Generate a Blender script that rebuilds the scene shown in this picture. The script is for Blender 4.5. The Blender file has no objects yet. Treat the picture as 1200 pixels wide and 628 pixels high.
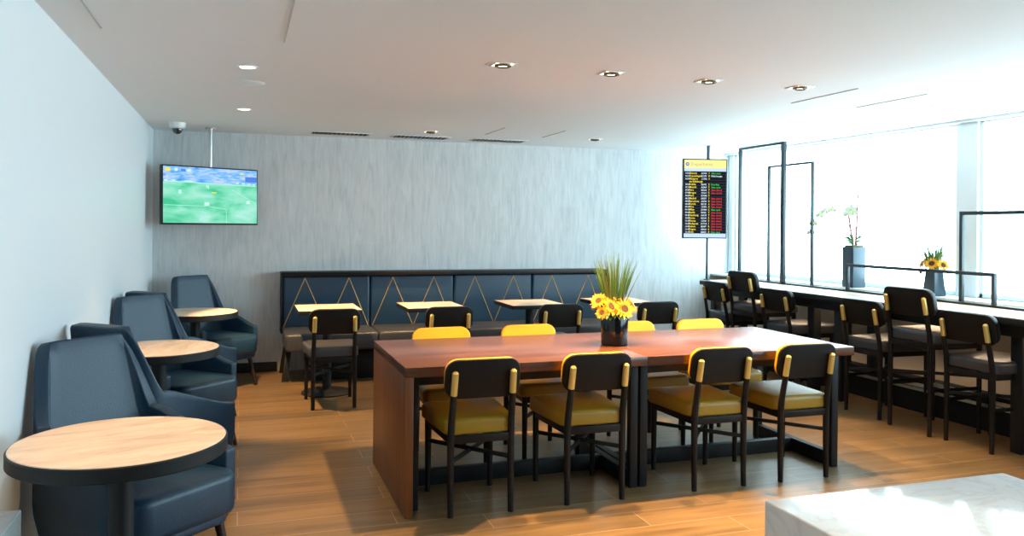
import bpy, bmesh, math, random
from mathutils import Vector, Matrix
random.seed(7)
C = bpy.context.scene.collection
PI = math.pi
R = math.radians

# ---------------------------------------------------------------- materials
def new_mat(name):
    m = bpy.data.materials.new(name); m.use_nodes = True
    nt = m.node_tree; b = nt.nodes['Principled BSDF']
    return m, nt, b

def plain(name, col, rough=.5, metal=0, spec=.5, coat=0, noise=0, nscale=40):
    m, nt, b = new_mat(name)
    b.inputs['Base Color'].default_value = (*col, 1)
    b.inputs['Roughness'].default_value = rough
    b.inputs['Metallic'].default_value = metal
    b.inputs['Specular IOR Level'].default_value = spec
    b.inputs['Coat Weight'].default_value = coat
    if noise:
        tc = nt.nodes.new('ShaderNodeTexCoord'); n = nt.nodes.new('ShaderNodeTexNoise')
        n.inputs['Scale'].default_value = nscale; n.inputs['Detail'].default_value = 4
        bp = nt.nodes.new('ShaderNodeBump'); bp.inputs['Strength'].default_value = noise; bp.inputs['Distance'].default_value = .01
        nt.links.new(tc.outputs['Object'], n.inputs['Vector'])
        nt.links.new(n.outputs['Fac'], bp.inputs['Height'])
        nt.links.new(bp.outputs['Normal'], b.inputs['Normal'])
    return m

def emit(name, col, s):
    m = bpy.data.materials.new(name); m.use_nodes = True
    nt = m.node_tree; nt.nodes.clear()
    e = nt.nodes.new('ShaderNodeEmission'); o = nt.nodes.new('ShaderNodeOutputMaterial')
    e.inputs['Color'].default_value = (*col, 1); e.inputs['Strength'].default_value = s
    nt.links.new(e.outputs[0], o.inputs[0])
    return m

def ramp(nt, src, stops):
    r = nt.nodes.new('ShaderNodeValToRGB')
    els = r.color_ramp.elements
    while len(els) < len(stops): els.new(.5)
    for e, (p, c) in zip(els, stops):
        e.position = p; e.color = (*c, 1)
    nt.links.new(src, r.inputs['Fac'])
    return r.outputs['Color']

def coords(nt, scale=(1, 1, 1), kind='Object', rot=(0, 0, 0)):
    tc = nt.nodes.new('ShaderNodeTexCoord'); mp = nt.nodes.new('ShaderNodeMapping')
    mp.inputs['Scale'].default_value = scale; mp.inputs['Rotation'].default_value = rot
    nt.links.new(tc.outputs[kind], mp.inputs['Vector'])
    return mp.outputs['Vector']

def noise(nt, vec, scale, detail=5, rough=.55, dist=0):
    n = nt.nodes.new('ShaderNodeTexNoise')
    n.inputs['Scale'].default_value = scale; n.inputs['Detail'].default_value = detail
    n.inputs['Roughness'].default_value = rough; n.inputs['Distortion'].default_value = dist
    nt.links.new(vec, n.inputs['Vector'])
    return n.outputs['Fac']

def mixc(nt, a, b, fac, mode='MIX'):
    x = nt.nodes.new('ShaderNodeMix'); x.data_type = 'RGBA'; x.blend_type = mode
    for s, i in ((fac, 0), (a, 6), (b, 7)):
        if hasattr(s, 'links') or hasattr(s, 'is_linked'): nt.links.new(s, x.inputs[i])
        elif i == 0: x.inputs[0].default_value = s
        else: x.inputs[i].default_value = (*s, 1)
    return x.outputs[2]

def bump(nt, b, h, strength=.2, dist=.005):
    bp = nt.nodes.new('ShaderNodeBump'); bp.inputs['Strength'].default_value = strength; bp.inputs['Distance'].default_value = dist
    nt.links.new(h, bp.inputs['Height']); nt.links.new(bp.outputs['Normal'], b.inputs['Normal'])

def wood(name, c1, c2, c3, scale, rough, rot=(0, 0, 0), fine=.5, spec=.5):
    m, nt, b = new_mat(name)
    v = coords(nt, scale, rot=rot)
    n1 = noise(nt, v, 1.0, 6, .6, .6)
    col = ramp(nt, n1, [(.36, c1), (.5, c2), (.64, c3)])
    v2 = coords(nt, tuple(s * 7 for s in scale), rot=rot)
    n2 = noise(nt, v2, 1.0, 3)
    col2 = ramp(nt, n2, [(.35, tuple(x * .72 for x in c2)), (.65, tuple(min(1, x * 1.12) for x in c3))])
    nt.links.new(mixc(nt, col, col2, fine * .6), b.inputs['Base Color'])
    b.inputs['Roughness'].default_value = rough
    b.inputs['Specular IOR Level'].default_value = spec
    return m

M = {}
M['black_wood'] = plain('black stained wood', (.010, .007, .006), .48, spec=.25, noise=.08, nscale=60)
M['black_metal'] = plain('black powder coat', (.010, .011, .012), .5, spec=.3)
M['frame_metal'] = plain('dark blue grey steel', (.018, .03, .038), .4)
M['brass'] = plain('satin brass', (.86, .58, .17), .36, .6)
M['yellow'] = plain('yellow leather', (.93, .42, .006), .45, noise=.1, nscale=150)
M['olive'] = plain('mustard leather seat', (.31, .175, .010), .4, noise=.12, nscale=150)
M['grey_leather'] = plain('charcoal leather', (.055, .053, .058), .3, noise=.1, nscale=150)
M['black_leather'] = plain('black leather', (.018, .018, .021), .38, noise=.1, nscale=150)
M['navy'] = plain('navy leather', (.007, .033, .066), .42, noise=.12, nscale=120)
M['navy_bench'] = plain('navy bench leather', (.016, .046, .084), .36, noise=.12, nscale=90)
M['slate_leather'] = plain('slate seat leather', (.04, .043, .052), .36, noise=.1, nscale=120)
M['gold_piping'] = plain('gold piping', (.62, .36, .10), .4, .3)
M['leg_wood'] = plain('dark walnut leg', (.025, .011, .008), .4)
M['ceiling'] = plain('ceiling paint', (.80, .79, .78), .8)
M['wall'] = plain('white wall paint', (.80, .84, .86), .45, noise=.02)
M['white_frame'] = plain('white window frame', (.78, .82, .83), .5)
M['dark_wall'] = plain('dark timber wall', (.10, .075, .06), .5)
M['hatch'] = plain('hatch shadow gap', (.50, .47, .45), .8)
M['led'] = emit('warm led strip', (1, .72, .46), 26)  # glow for the added strip below the counter
M['beige_wall'] = plain('beige wall paint', (.74, .60, .46), .6)
M['baseboard'] = plain('dark baseboard', (.012, .010, .009), .5)
M['white_plastic'] = plain('white plastic', (.85, .85, .84), .4)
M['vent_white'] = plain('vent enamel', (.74, .71, .67), .5)
M['dark'] = plain('dark void', (.01, .01, .01), .8)
M['smoke_dome'] = plain('smoked dome', (.012, .010, .010), .08, coat=1)
M['steel'] = plain('brushed steel', (.62, .60, .57), .3, 1)
M['bezel'] = plain('black bezel', (.008, .008, .010), .3)
M['vase'] = plain('black glazed ceramic', (.006, .007, .010), .12, spec=.35)
M['planter'] = plain('dark planter', (.035, .060, .080), .3)
M['petal'] = plain('sunflower petal', (.93, .47, .004), .55)
M['petal_deep'] = plain('sunflower inner petal', (.85, .30, .003), .5)
M['disc'] = plain('sunflower disc', (.07, .028, .008), .8, noise=.6, nscale=300)
M['blade'] = plain('grass blade', (.06, .15, .022), .5)
M['blade_dry'] = plain('dry grass blade', (.20, .21, .04), .5)
M['leaf'] = plain('green leaf', (.07, .20, .05), .45)
M['orchid'] = plain('white orchid petal', (.72, .78, .66), .5)
M['orchid_heart'] = plain('orchid heart', (.75, .65, .10), .5)
M['stem'] = plain('reddish stick', (.30, .07, .06), .6)
M['green_stem'] = plain('green stem', (.10, .22, .05), .5)
M['lav'] = plain('lavender sprig', (.22, .20, .38), .6)
M['moss'] = plain('moss', (.12, .10, .04), .9)
M['gimbal'] = plain('bronze gimbal', (.05, .032, .018), .35, .6)
M['lamp'] = emit('lamp glow', (1, .78, .50), 14)
M['reflector'] = plain('gold lamp reflector', (.75, .55, .30), .25, .9)

# wood tops
M['table_wood'] = wood('red walnut top', (.050, .015, .007), (.097, .034, .016), (.13, .050, .025), (.8, 9, 9), .27)
M['table_side'] = wood('red walnut side', (.07, .018, .004), (.15, .043, .010), (.21, .068, .018), (9, 9, .5), .4)
M['oak_top'] = wood('pale oak laminate', (.60, .42, .29), (.78, .60, .45), (.84, .69, .54), (2.2, 9, 9), .38, rot=(0, 0, .5), fine=.25)
M['counter_wood'] = wood('counter oak', (.50, .34, .23), (.62, .46, .34), (.70, .55, .42), (9, 1.2, 9), .3, fine=.3)

def floor_mat():
    m, nt, b = new_mat('oak plank floor')
    v = coords(nt, (1, 1, 1))
    br = nt.nodes.new('ShaderNodeTexBrick')
    br.offset = .37; br.offset_frequency = 2; br.squash = 1
    br.inputs['Scale'].default_value = 1
    br.inputs['Brick Width'].default_value = 1.18; br.inputs['Row Height'].default_value = .197
    br.inputs['Mortar Size'].default_value = .0022; br.inputs['Mortar Smooth'].default_value = .2
    br.inputs['Color1'].default_value = (0, 0, 0, 1); br.inputs['Color2'].default_value = (1, 1, 1, 1)
    br.inputs['Mortar'].default_value = (.5, .5, .5, 1)
    nt.links.new(v, br.inputs['Vector'])
    sep = nt.nodes.new('ShaderNodeSeparateColor'); nt.links.new(br.outputs['Color'], sep.inputs[0])
    # shift the grain plank by plank
    comb = nt.nodes.new('ShaderNodeCombineXYZ')
    mul = nt.nodes.new('ShaderNodeMath'); mul.operation = 'MULTIPLY'; mul.inputs[1].default_value = 13
    nt.links.new(sep.outputs[0], mul.inputs[0]); nt.links.new(mul.outputs[0], comb.inputs[2])
    add = nt.nodes.new('ShaderNodeVectorMath'); add.operation = 'ADD'
    nt.links.new(coords(nt, (1.0, 11, 1)), add.inputs[0]); nt.links.new(comb.outputs[0], add.inputs[1])
    g = noise(nt, add.outputs[0], 1.3, 7, .62, .5)
    col = ramp(nt, g, [(.25, (.088, .054, .025)), (.48, (.170, .106, .047)), (.72, (.235, .150, .068))])
    tone = ramp(nt, sep.outputs[0], [(0, (.80, .82, .86)), (1, (1.10, 1.06, 1.0))])
    col = mixc(nt, col, tone, 1.0, 'MULTIPLY')
    col = mixc(nt, col, (.36, .28, .19), br.outputs['Fac'])
    nt.links.new(col, b.inputs['Base Color'])
    b.inputs['Roughness'].default_value = .34
    bump(nt, b, g, .05, .003)
    return m
M['floor'] = floor_mat()

def wallpaper():
    m, nt, b = new_mat('streaked grey wallpaper')
    # short vertical flecks laid out in staggered horizontal bands
    v = coords(nt, (26, 1, 3.6))
    n1 = noise(nt, v, 1.0, 3, .5, .8)
    v2 = coords(nt, (70, 1, 5))
    n2 = noise(nt, v2, 1.0, 4, .6)
    br = nt.nodes.new('ShaderNodeTexBrick'); br.offset = .5
    br.inputs['Scale'].default_value = 1; br.inputs['Brick Width'].default_value = .13; br.inputs['Row Height'].default_value = .21
    br.inputs['Mortar Size'].default_value = .0; br.inputs['Color1'].default_value = (.2, .2, .2, 1); br.inputs['Color2'].default_value = (.8, .8, .8, 1)
    nt.links.new(coords(nt, (1, 1, 1), rot=(R(90), 0, 0)), br.inputs['Vector'])
    c = ramp(nt, n1, [(.30, (.50, .515, .52)), (.5, (.62, .635, .635)), (.70, (.71, .72, .715))])
    c2 = ramp(nt, n2, [(.3, (.54, .55, .55)), (.7, (.70, .71, .71))])
    c = mixc(nt, c, c2, .45)
    c = mixc(nt, c, br.outputs['Color'], .07, 'OVERLAY')
    nt.links.new(c, b.inputs['Base Color'])
    b.inputs['Roughness'].default_value = .5
    bump(nt, b, n1, .15, .004)
    return m
M['wallpaper'] = wallpaper()

def marble():
    m, nt, b = new_mat('white marble')
    v = coords(nt, (1, 1, 1), rot=(0, 0, .4))
    n = noise(nt, v, 2.2, 8, .6, 1.6)
    c = ramp(nt, n, [(.3, (.80, .79, .77)), (.47, (.78, .77, .755)), (.5, (.70, .69, .68)), (.54, (.79, .78, .765)), (.7, (.83, .82, .80))])
    nt.links.new(c, b.inputs['Base Color']); b.inputs['Roughness'].default_value = .09
    return m
M['marble'] = marble()

def glass_mat():
    m = bpy.data.materials.new('window glass'); m.use_nodes = True
    nt = m.node_tree; nt.nodes.clear()
    t = nt.nodes.new('ShaderNodeBsdfTransparent'); t.inputs[0].default_value = (.95, .98, 1, 1)
    g = nt.nodes.new('ShaderNodeBsdfGlossy'); g.inputs['Roughness'].default_value = .03
    x = nt.nodes.new('ShaderNodeMixShader'); o = nt.nodes.new('ShaderNodeOutputMaterial')
    x.inputs[0].default_value = .04; nt.links.new(t.outputs[0], x.inputs[1]); nt.links.new(g.outputs[0], x.inputs[2])
    nt.links.new(x.outputs[0], o.inputs[0])
    return m
M['glass'] = glass_mat()

def tv_mat():
    # a football broadcast: blurred stands above a pitch with pale lines. Local x -.5..+.5, z -.5..+.5 (generated from the mesh)
    m = bpy.data.materials.new('football broadcast'); m.use_nodes = True
    nt = m.node_tree; nt.nodes.clear()
    tc = nt.nodes.new('ShaderNodeTexCoord'); sp = nt.nodes.new('ShaderNodeSeparateXYZ')
    nt.links.new(tc.outputs['UV'], sp.inputs[0])
    mp = nt.nodes.new('ShaderNodeMapping'); mp.inputs['Scale'].default_value = (6, 14, 1); nt.links.new(tc.outputs['UV'], mp.inputs['Vector'])
    n1 = noise(nt, mp.outputs['Vector'], 1.4, 4, .6, .4)
    stands = ramp(nt, n1, [(.3, (.03, .25, .72)), (.46, (.20, .48, .85)), (.6, (.45, .60, .88)), (.75, (.80, .55, .50))])
    mp2 = nt.nodes.new('ShaderNodeMapping'); mp2.inputs['Scale'].default_value = (2.2, 3.2, 1); mp2.inputs['Rotation'].default_value = (0, 0, -.5)
    nt.links.new(tc.outputs['UV'], mp2.inputs['Vector'])
    n2 = noise(nt, mp2.outputs['Vector'], 1.5, 3, .5, .3)
    pitch = ramp(nt, n2, [(.33, (.06, .52, .27)), (.5, (.20, .68, .46)), (.68, (.38, .76, .64))])
    st = nt.nodes.new('ShaderNodeMath'); st.operation = 'GREATER_THAN'; st.inputs[1].default_value = .715
    nt.links.new(sp.outputs[1], st.inputs[0])
    col = mixc(nt, pitch, stands, st.outputs[0])
    e = nt.nodes.new('ShaderNodeEmission'); e.inputs['Strength'].default_value = 1.0
    o = nt.nodes.new('ShaderNodeOutputMaterial')
    nt.links.new(col, e.inputs[0]); nt.links.new(e.outputs[0], o.inputs[0])
    return m
M['tv'] = tv_mat()
for k, c, s in (('e_white', (.75, .9, 1), 1), ('e_yellow', (1, .78, .05), .95), ('e_head', (1, .86, .30), 1.0), ('e_pale', (.55, .72, .95), 1),
                ('e_red', (.9, .045, .05), 1), ('e_green', (.05, .65, .06), 1), ('e_dark', (.012, .012, .016), 1), ('e_rule', (.05, .10, .16), 1),
                ('e_line', (.45, .85, .72), 1), ('e_soft', (.52, .82, .74), 1), ('e_blue', (.08, .22, .70), 1), ('e_grey', (.55, .52, .30), 1)):
    M[k] = emit('screen ' + k[2:], c, s)

# ---------------------------------------------------------------- mesh builder
def rrect(w, d, r, n=5, taper=0.0):
    """rounded rectangle outline; taper widens x towards +y"""
    r = max(1e-4, min(r, w / 2 - 1e-4, d / 2 - 1e-4)); P = []
    for cx, cy, a0 in ((w/2-r, d/2-r, 0), (-w/2+r, d/2-r, 90), (-w/2+r, -d/2+r, 180), (w/2-r, -d/2+r, 270)):
        for i in range(n + 1):
            a = R(a0 + 90 * i / n)
            x, y = cx + r * math.cos(a), cy + r * math.sin(a)
            P.append((x * (1 + taper * y / d), y))
    return P

class MB:
    def __init__(s): s.bm = bmesh.new()
    def merge(s, b2, mat=None):
        if mat: bmesh.ops.transform(b2, matrix=mat, verts=b2.verts)
        me = bpy.data.meshes.new('tmp'); b2.to_mesh(me); b2.free()
        s.bm.from_mesh(me); bpy.data.meshes.remove(me)
        return s
    def box(s, x0, x1, y0, y1, z0, z1, bev=.003, seg=2, mat=None):
        b = bmesh.new()
        bmesh.ops.create_cube(b, size=1, matrix=Matrix.Translation(((x0+x1)/2, (y0+y1)/2, (z0+z1)/2)) @ Matrix.Diagonal((abs(x1-x0), abs(y1-y0), abs(z1-z0), 1)))
        if bev: bmesh.ops.bevel(b, geom=b.edges[:], offset=bev, segments=seg, profile=.5, affect='EDGES')
        return s.merge(b, mat)
    def bar(s, p0, p1, w, h=None, bev=.002, up=(0, 0, 1), t1=1.0):
        """rectangular bar between two points, section w x h, tapered to t1 at p1"""
        h = h or w; p0, p1 = Vector(p0), Vector(p1); d = (p1 - p0); L = d.length; d.normalize()
        u = Vector(up)
        if abs(d.dot(u)) > .95: u = Vector((0, 1, 0))
        x = d.cross(u).normalized(); y = x.cross(d).normalized()
        b = bmesh.new(); vs = []
        for z, t in ((0, 1), (L, t1)):
            vs.append([b.verts.new((sx * w / 2 * t, sy * h / 2 * t, z)) for sx, sy in ((-1, -1), (1, -1), (1, 1), (-1, 1))])
        for i in range(4):
            j = (i + 1) % 4; b.faces.new((vs[0][i], vs[0][j], vs[1][j], vs[1][i]))
        b.faces.new(vs[0][::-1]); b.faces.new(vs[1])
        if bev: bmesh.ops.bevel(b, geom=b.edges[:], offset=bev, segments=2, profile=.5, affect='EDGES')
        m = Matrix((x, -y, d)).transposed().to_4x4()
        if m.determinant() < 0: m = Matrix((x, y, d)).transposed().to_4x4()
        m.translation = p0
        return s.merge(b, m)
    def tube(s, pts, r, n=8, radii=None):
        pts = [Vector(p) for p in pts]; b = bmesh.new(); rings = []
        ref = None
        for i, p in enumerate(pts):
            d = (pts[min(i+1, len(pts)-1)] - pts[max(i-1, 0)]).normalized()
            if ref is None:
                ref = d.orthogonal().normalized()
            ref = (ref - d * ref.dot(d)).normalized(); y = d.cross(ref)
            rr = radii[i] if radii else r
            rings.append([b.verts.new(p + (ref * math.cos(2*PI*k/n) + y * math.sin(2*PI*k/n)) * rr) for k in range(n)])
        for a, c in zip(rings, rings[1:]):
            for k in range(n): b.faces.new((a[k], a[(k+1) % n], c[(k+1) % n], c[k]))
        b.faces.new(rings[0][::-1]); b.faces.new(rings[-1])
        return s.merge(b)
    def lathe(s, prof, n=40, mat=None):
        """prof: (r, z) pairs from bottom to top, closed with caps where r > 0"""
        b = bmesh.new(); rings = []
        for r, z in prof:
            rings.append([b.verts.new((r * math.cos(2*PI*k/n), r * math.sin(2*PI*k/n), z)) for k in range(n)])
        for a, c in zip(rings, rings[1:]):
            for k in range(n): b.faces.new((a[k], a[(k+1) % n], c[(k+1) % n], c[k]))
        b.faces.new(rings[0][::-1]); b.faces.new(rings[-1])
        bmesh.ops.remove_doubles(b, verts=b.verts[:], dist=1e-6)
        return s.merge(b, mat)
    def slab(s, w, d, h, r=.03, bev=.01, taper=0, crown=0, nb=4, mat=None, bend=0, bbot=None):
        """rounded soft-edged slab centred in x,y from z=0 to h; bend curves it along x"""
        bb = bev if bbot is None else bbot
        rings = []
        for i in range(nb + 1):
            a = PI/2 * i / nb; rings.append((bb * (1 - math.sin(a)), bb * (1 - math.cos(a))))
        for i in range(nb + 1):
            a = PI/2 * i / nb; rings.append((bev * (1 - math.cos(a)), h - bev * (1 - math.sin(a))))
        if crown:
            rings += [(bev + w * .1, h + crown * .6), (bev + w * .22, h + crown)]
        b = bmesh.new(); V = []
        for ins, z in rings:
            V.append([b.verts.new((x, y, z + bend * x * x)) for x, y in rrect(w - 2*ins, d - 2*ins, max(.002, r - ins), taper=taper)])
        n = len(V[0])
        for a, c in zip(V, V[1:]):
            for k in range(n): b.faces.new((a[k], a[(k+1) % n], c[(k+1) % n], c[k]))
        for ring, rev in ((V[0], True), (V[-1], False)):
            # quad strips across so that a bend stays smooth: connect mirrored verts
            q = n // 4
            order = ring
            top = [order[i] for i in range(0, 2*q)]; bot = [order[n-1-i] for i in range(0, 2*q)]
            for i in range(2*q - 1):
                f = (top[i], top[i+1], bot[i+1], bot[i])
                b.faces.new(f[::-1] if rev else f)
        bmesh.ops.recalc_face_normals(b, faces=b.faces[:])
        return s.merge(b, mat)
    def poly(s, pts, thick=0, mat=None):
        b = bmesh.new(); vs = [b.verts.new(p) for p in pts]; f = b.faces.new(vs)
        if thick:
            e = bmesh.ops.extrude_face_region(b, geom=[f]); n = f.normal.copy() if f.normal.length else Vector((0, 0, 1))
            f.normal_update(); n = f.normal
            bmesh.ops.translate(b, vec=-n * thick, verts=[v for v in e['geom'] if isinstance(v, bmesh.types.BMVert)])
            bmesh.ops.recalc_face_normals(b, faces=b.faces[:])
        return s.merge(b, mat)
    def build(s, name, mat, parent=None, loc=None, rot=None, smooth=True, angle=35):
        bm = s.bm
        bm.normal_update()
        if smooth:
            for f in bm.faces: f.smooth = True
            for e in bm.edges:
                if len(e.link_faces) == 2 and e.calc_face_angle(0) > R(angle): e.smooth = False
        me = bpy.data.meshes.new(name); bm.to_mesh(me); bm.free()
        me.materials.append(M[mat] if isinstance(mat, str) else mat)
        o = bpy.data.objects.new(name, me); C.objects.link(o)
        if parent: o.parent = parent
        if loc: o.location = loc
        if rot: o.rotation_euler = rot
        return o

def tag(o, label=None, cat=None, group=None, kind=None):
    for k, v in (('label', label), ('category', cat), ('group', group), ('kind', kind)):
        if v: o[k] = v
    return o
def thing(name, label, cat, loc=(0, 0, 0), rz=0, group=None):
    o = bpy.data.objects.new(name, None); C.objects.link(o)
    o.location = loc; o.rotation_euler = (0, 0, rz); o.empty_display_size = .1
    return tag(o, label, cat, group)
def copy_tree(o, parent=None):
    c = o.copy(); C.objects.link(c)
    if parent: c.parent = parent
    for ch in list(o.children): copy_tree(ch, c)
    return c
def put(proto, first, loc, rz, label, group=None):
    o = proto if first else copy_tree(proto)
    o.location = loc; o.rotation_euler = (0, 0, rz); o['label'] = label
    if group: o['group'] = group
    return o
def struct(mb, name, mat, label=None, parent=None):
    o = mb.build(name, mat, parent)
    if not parent: o['kind'] = 'structure'
    if label: o['label'] = label
    return o
TX = Matrix.Translation
def RX(a): return Matrix.Rotation(a, 4, 'X')
def RY(a): return Matrix.Rotation(a, 4, 'Y')
def RZ(a): return Matrix.Rotation(a, 4, 'Z')

# ---------------------------------------------------------------- room shell
XL, YB, H, XR, YF = -.787, 8.39, 2.348, 5.55, -3.0
struct(MB().box(XL-.15, XR+.4, YF-.15, YB+.15, -.12, 0, 0), 'floor', 'floor')
struct(MB().box(XL-.15, XR+.4, YF-.15, YB+.15, H, H+.12, 0), 'ceiling', 'ceiling')
struct(MB().box(XL-.15, XL, YF-.15, YB+.15, 0, H, 0), 'wall_left', 'wall')
struct(MB().box(XL, XR+.4, YB, YB+.15, 0, H, 0), 'wall_back', 'wallpaper')
struct(MB().box(XL, XR+.4, YF-.15, YF, 0, H, 0), 'wall_front', 'dark_wall')
struct(MB().box(XR, XR+.25, YF, YB, 0, .90, 0), 'wall_right', 'beige_wall')
struct(MB().box(XL+.001, .36, YB-.018, YB, 0, .095, .003).box(3.86, XR, YB-.018, YB, 0, .095, .003), 'baseboard_back', 'baseboard')
struct(MB().box(XL, XL+.012, YF, YB-.02, 0, .07, .003), 'baseboard_left', 'baseboard')
struct(MB().box(5.315, XR+.26, YF, YB-.001, .900, .922, .004), 'trim_1', 'white_frame')            # window sill
struct(MB().box(XR-.05, XR+.25, YF, YB-.001, H-.020, H-.001, .003), 'trim_2', 'white_frame')        # head trim
# window bays
bays = [(5.13, 8.30), (1.75, 4.93), (-1.63, 1.55)]
for i, (y0, y1) in enumerate(bays):
    z0, z1 = .925, H - .0205
    fr = MB()
    for a, b_ in ((y0, y0+.03), (y1-.03, y1)): fr.box(XR+.03, XR+.13, a, b_, z0, z1, .003)
    fr.box(XR+.03, XR+.13, y0, y1, z0, z0+.035, .003); fr.box(XR+.03, XR+.13, y0, y1, z1-.012, z1, .003)
    w = struct(fr, 'window_%d' % (i+1), 'white_frame')
    MB().box(XR+.07, XR+.078, y0+.03, y1-.03, z0+.035, z1-.012, 0).build('glass_pane', 'glass', w)
for i, (y0, y1) in enumerate([(8.30, YB-.001), (4.93, 5.13), (1.55, 1.75), (YF, -1.63)]):
    struct(MB().box(XR+.0, XR+.22, y0, y1, .925, H-.0205, .004), 'trim_%d' % (i+3), 'white_frame')
# access hatches in the ceiling: fine raised outlines
def hatch(k, x0, x1, y0, y1, sides='lrfb'):
    m = MB(); t = .008; z0 = H - .004
    if 'l' in sides: m.box(x0, x0+t, y0, y1, z0, H, 0)
    if 'r' in sides: m.box(x1-t, x1, y0, y1, z0, H, 0)
    if 'f' in sides: m.box(x0, x1, y0, y0+t, z0, H, 0)
    if 'b' in sides: m.box(x0, x1, y1-t, y1, z0, H, 0)
    struct(m, 'trim_%d' % k, 'hatch')
hatch(8, -.61, .20, 2.6, 4.1, 'lr')
hatch(9, 3.68, 4.25, 4.15, 4.80, 'lr')
hatch(10, 2.25, 2.85, 6.95, 7.55, 'lr')

# ---------------------------------------------------------------- dining chairs and stools
def make_chair(name, cat, seat_mat, pad_mat, dz=0.0, ws=1.0, rail=False):
    """faces +y; origin on the floor between the legs. dz lifts seat and back, ws widens"""
    t = thing(name, '', cat)
    rx, fx, ry, fy = .159*ws, .178*ws, -.215, .212
    zs = .405 + dz
    # legs
    for sx in (-1, 1):
        b = MB()
        b.tube([(sx*rx, ry-.004, 0), (sx*rx, ry, .2+dz*.5), (sx*rx, ry, zs-.02), (sx*rx*.99, ry-.008, zs+.07), (sx*rx*.97, ry-.037, zs+.215)],
               .0, 10, [.0150, .0172, .0185, .0180, .0165])
        leg = b.build('leg', 'black_wood', t)
        cp = MB().tube([(sx*rx*.97, ry-.036, zs+.212), (sx*rx*.962, ry-.047, zs+.270), (sx*rx*.955, ry-.058, zs+.325), (sx*rx*.954, ry-.0600, zs+.333)], 0, 10, [.0172, .0172, .0165, .009])
        c = cp.build('leg_cap', 'brass', leg); c['label'] = 'brass leg cap'
        MB().tube([(sx*fx, fy, 0), (sx*fx, fy, .2), (sx*fx, fy, zs)], 0, 10, [.0140, .0165, .0185]).build('leg', 'black_wood', t)
    # seat frame
    f = MB()
    f.bar((-rx, ry, zs-.018), (rx, ry, zs-.018), .022, .040); f.bar((-fx, fy, zs-.018), (fx, fy, zs-.018), .022, .040)
    for sx in (-1, 1): f.bar((sx*rx, ry, zs-.018), (sx*fx, fy, zs-.018), .022, .040)
    f.build('seat_frame', 'black_wood', t)
    # seat cushion
    s = MB().slab(.405*ws, .47, .082, .05, .026, taper=.16, crown=.008, bbot=.012, mat=TX((0, .018, zs+.003)))
    s.build('seat', seat_mat, t)
    # backrest: shell behind, pad in front; leans back
    lean = R(11)
    wB, hB = .395*ws, .205
    # slab z axis -> +y (towards sitter): rotate -90 about X maps z to +y and y to -z, so use RX(-90) then lean
    base = TX((0, ry-.040, zs+.286)) @ RX(lean) @ RX(R(-90))
    sh = MB().slab(wB, hB, .019, .068, .006, bend=.30, mat=base)
    shell = sh.build('backrest', 'black_wood', t)
    pd = MB().slab(wB-.006, hB-.006, .028, .066, .013, bend=.30, bbot=.001, mat=base @ TX((0, 0, .0185)))
    pd.build('back_pad', pad_mat, shell)
    # crossed stretchers
    zc = .275 + dz*.55
    for k, sx in enumerate((-1, 1)):
        MB().bar((sx*rx, ry, zc+.006*k), (-sx*fx, fy, zc+.006*k), .012, .022).build('stretcher', 'black_metal', t)
    if rail:
        zr = .20 + dz*.3
        MB().bar((-fx, fy, zr), (fx, fy, zr), .016, .028).build('footrest', 'steel', t)['label'] = 'metal footrest bar'
        for sx in (-1, 1): MB().bar((sx*rx, ry, zr+.05), (sx*fx, fy, zr+.05), .014, .024).build('side_rail', 'black_wood', t)
    return t

YC_NEAR, YC_FAR = 4.160, 4.945
proto = make_chair('dining_chair', 'chair', 'olive', 'yellow')
near = [(1.169, 'mustard-seated dining chair with black back, nearest to the waterfall end of the long table'),
        (1.800, 'mustard-seated dining chair with black back, just left of the long table middle posts'),
        (2.562, 'mustard-seated dining chair with black back, just right of the long table middle posts'),
        (3.130, 'mustard-seated dining chair with black back at the window end of the near table side')]
for i, (x, lab) in enumerate(near):
    put(proto, i == 0, (x, YC_NEAR, 0), 0, lab, 'chairs on the near side of the long table')
far = [(1.255, 'dining chair with yellow back across the long table, nearest the waterfall end'),
       (1.860, 'dining chair with yellow back across the long table, second from its waterfall end'),
       (2.620, 'dining chair with yellow back partly behind the flower vase on the long table'),
       (3.190, 'dining chair with yellow back across the long table, nearest the windows')]
for x, lab in far:
    put(proto, False, (x, YC_FAR, 0), PI, lab, 'chairs on the far side of the long table')

cafe = make_chair('cafe_chair', 'chair', 'grey_leather', 'black_leather', ws=1.02)
cf = [(.718, 6.76, .0, 'black cafe chair fully in view at the leftmost square table'),
      (1.643, 6.73, .0, 'black cafe chair at the second square table from the left'),
      (2.630, 6.72, .0, 'black cafe chair at the third square table from the left'),
      (3.570, 6.72, .0, 'black cafe chair half behind the sunflowers at the rightmost square table')]
for i, (x, y, a, lab) in enumerate(cf):
    put(cafe, i == 0, (x, y, 0), a, lab, 'cafe chairs facing the banquette')

low = make_chair('bar_stool', 'stool', 'grey_leather', 'black_leather', dz=.112, ws=1.14, rail=True)
tall = make_chair('bar_stool', 'stool', 'grey_leather', 'black_leather', dz=.245, ws=1.16, rail=True)
XS = 4.905
g = 'stools along the window counter'
put(low, True, (XS-.02, 7.24, 0), -PI/2, 'low black counter stool farthest down the window counter by the display pole', g)
put(tall, True, (XS-.03, 6.77, 0), -PI/2, 'taller black counter stool between two low ones at the far end of the counter', g)
put(low, False, (XS-.02, 6.25, 0), -PI/2, 'low black counter stool just behind the middle counter posts', g)
put(low, False, (XS-.02, 5.18, 0), -PI/2, 'low black counter stool in front of the dark orchid planter', g)
put(tall, False, (XS-.06, 4.67, 0), -PI/2, 'taller black counter stool in front of the sunflowers on the counter', g)
put(low, False, (XS-.02, 4.20, 0), -PI/2, 'low black counter stool nearest the camera beside the front counter leg', g)

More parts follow.
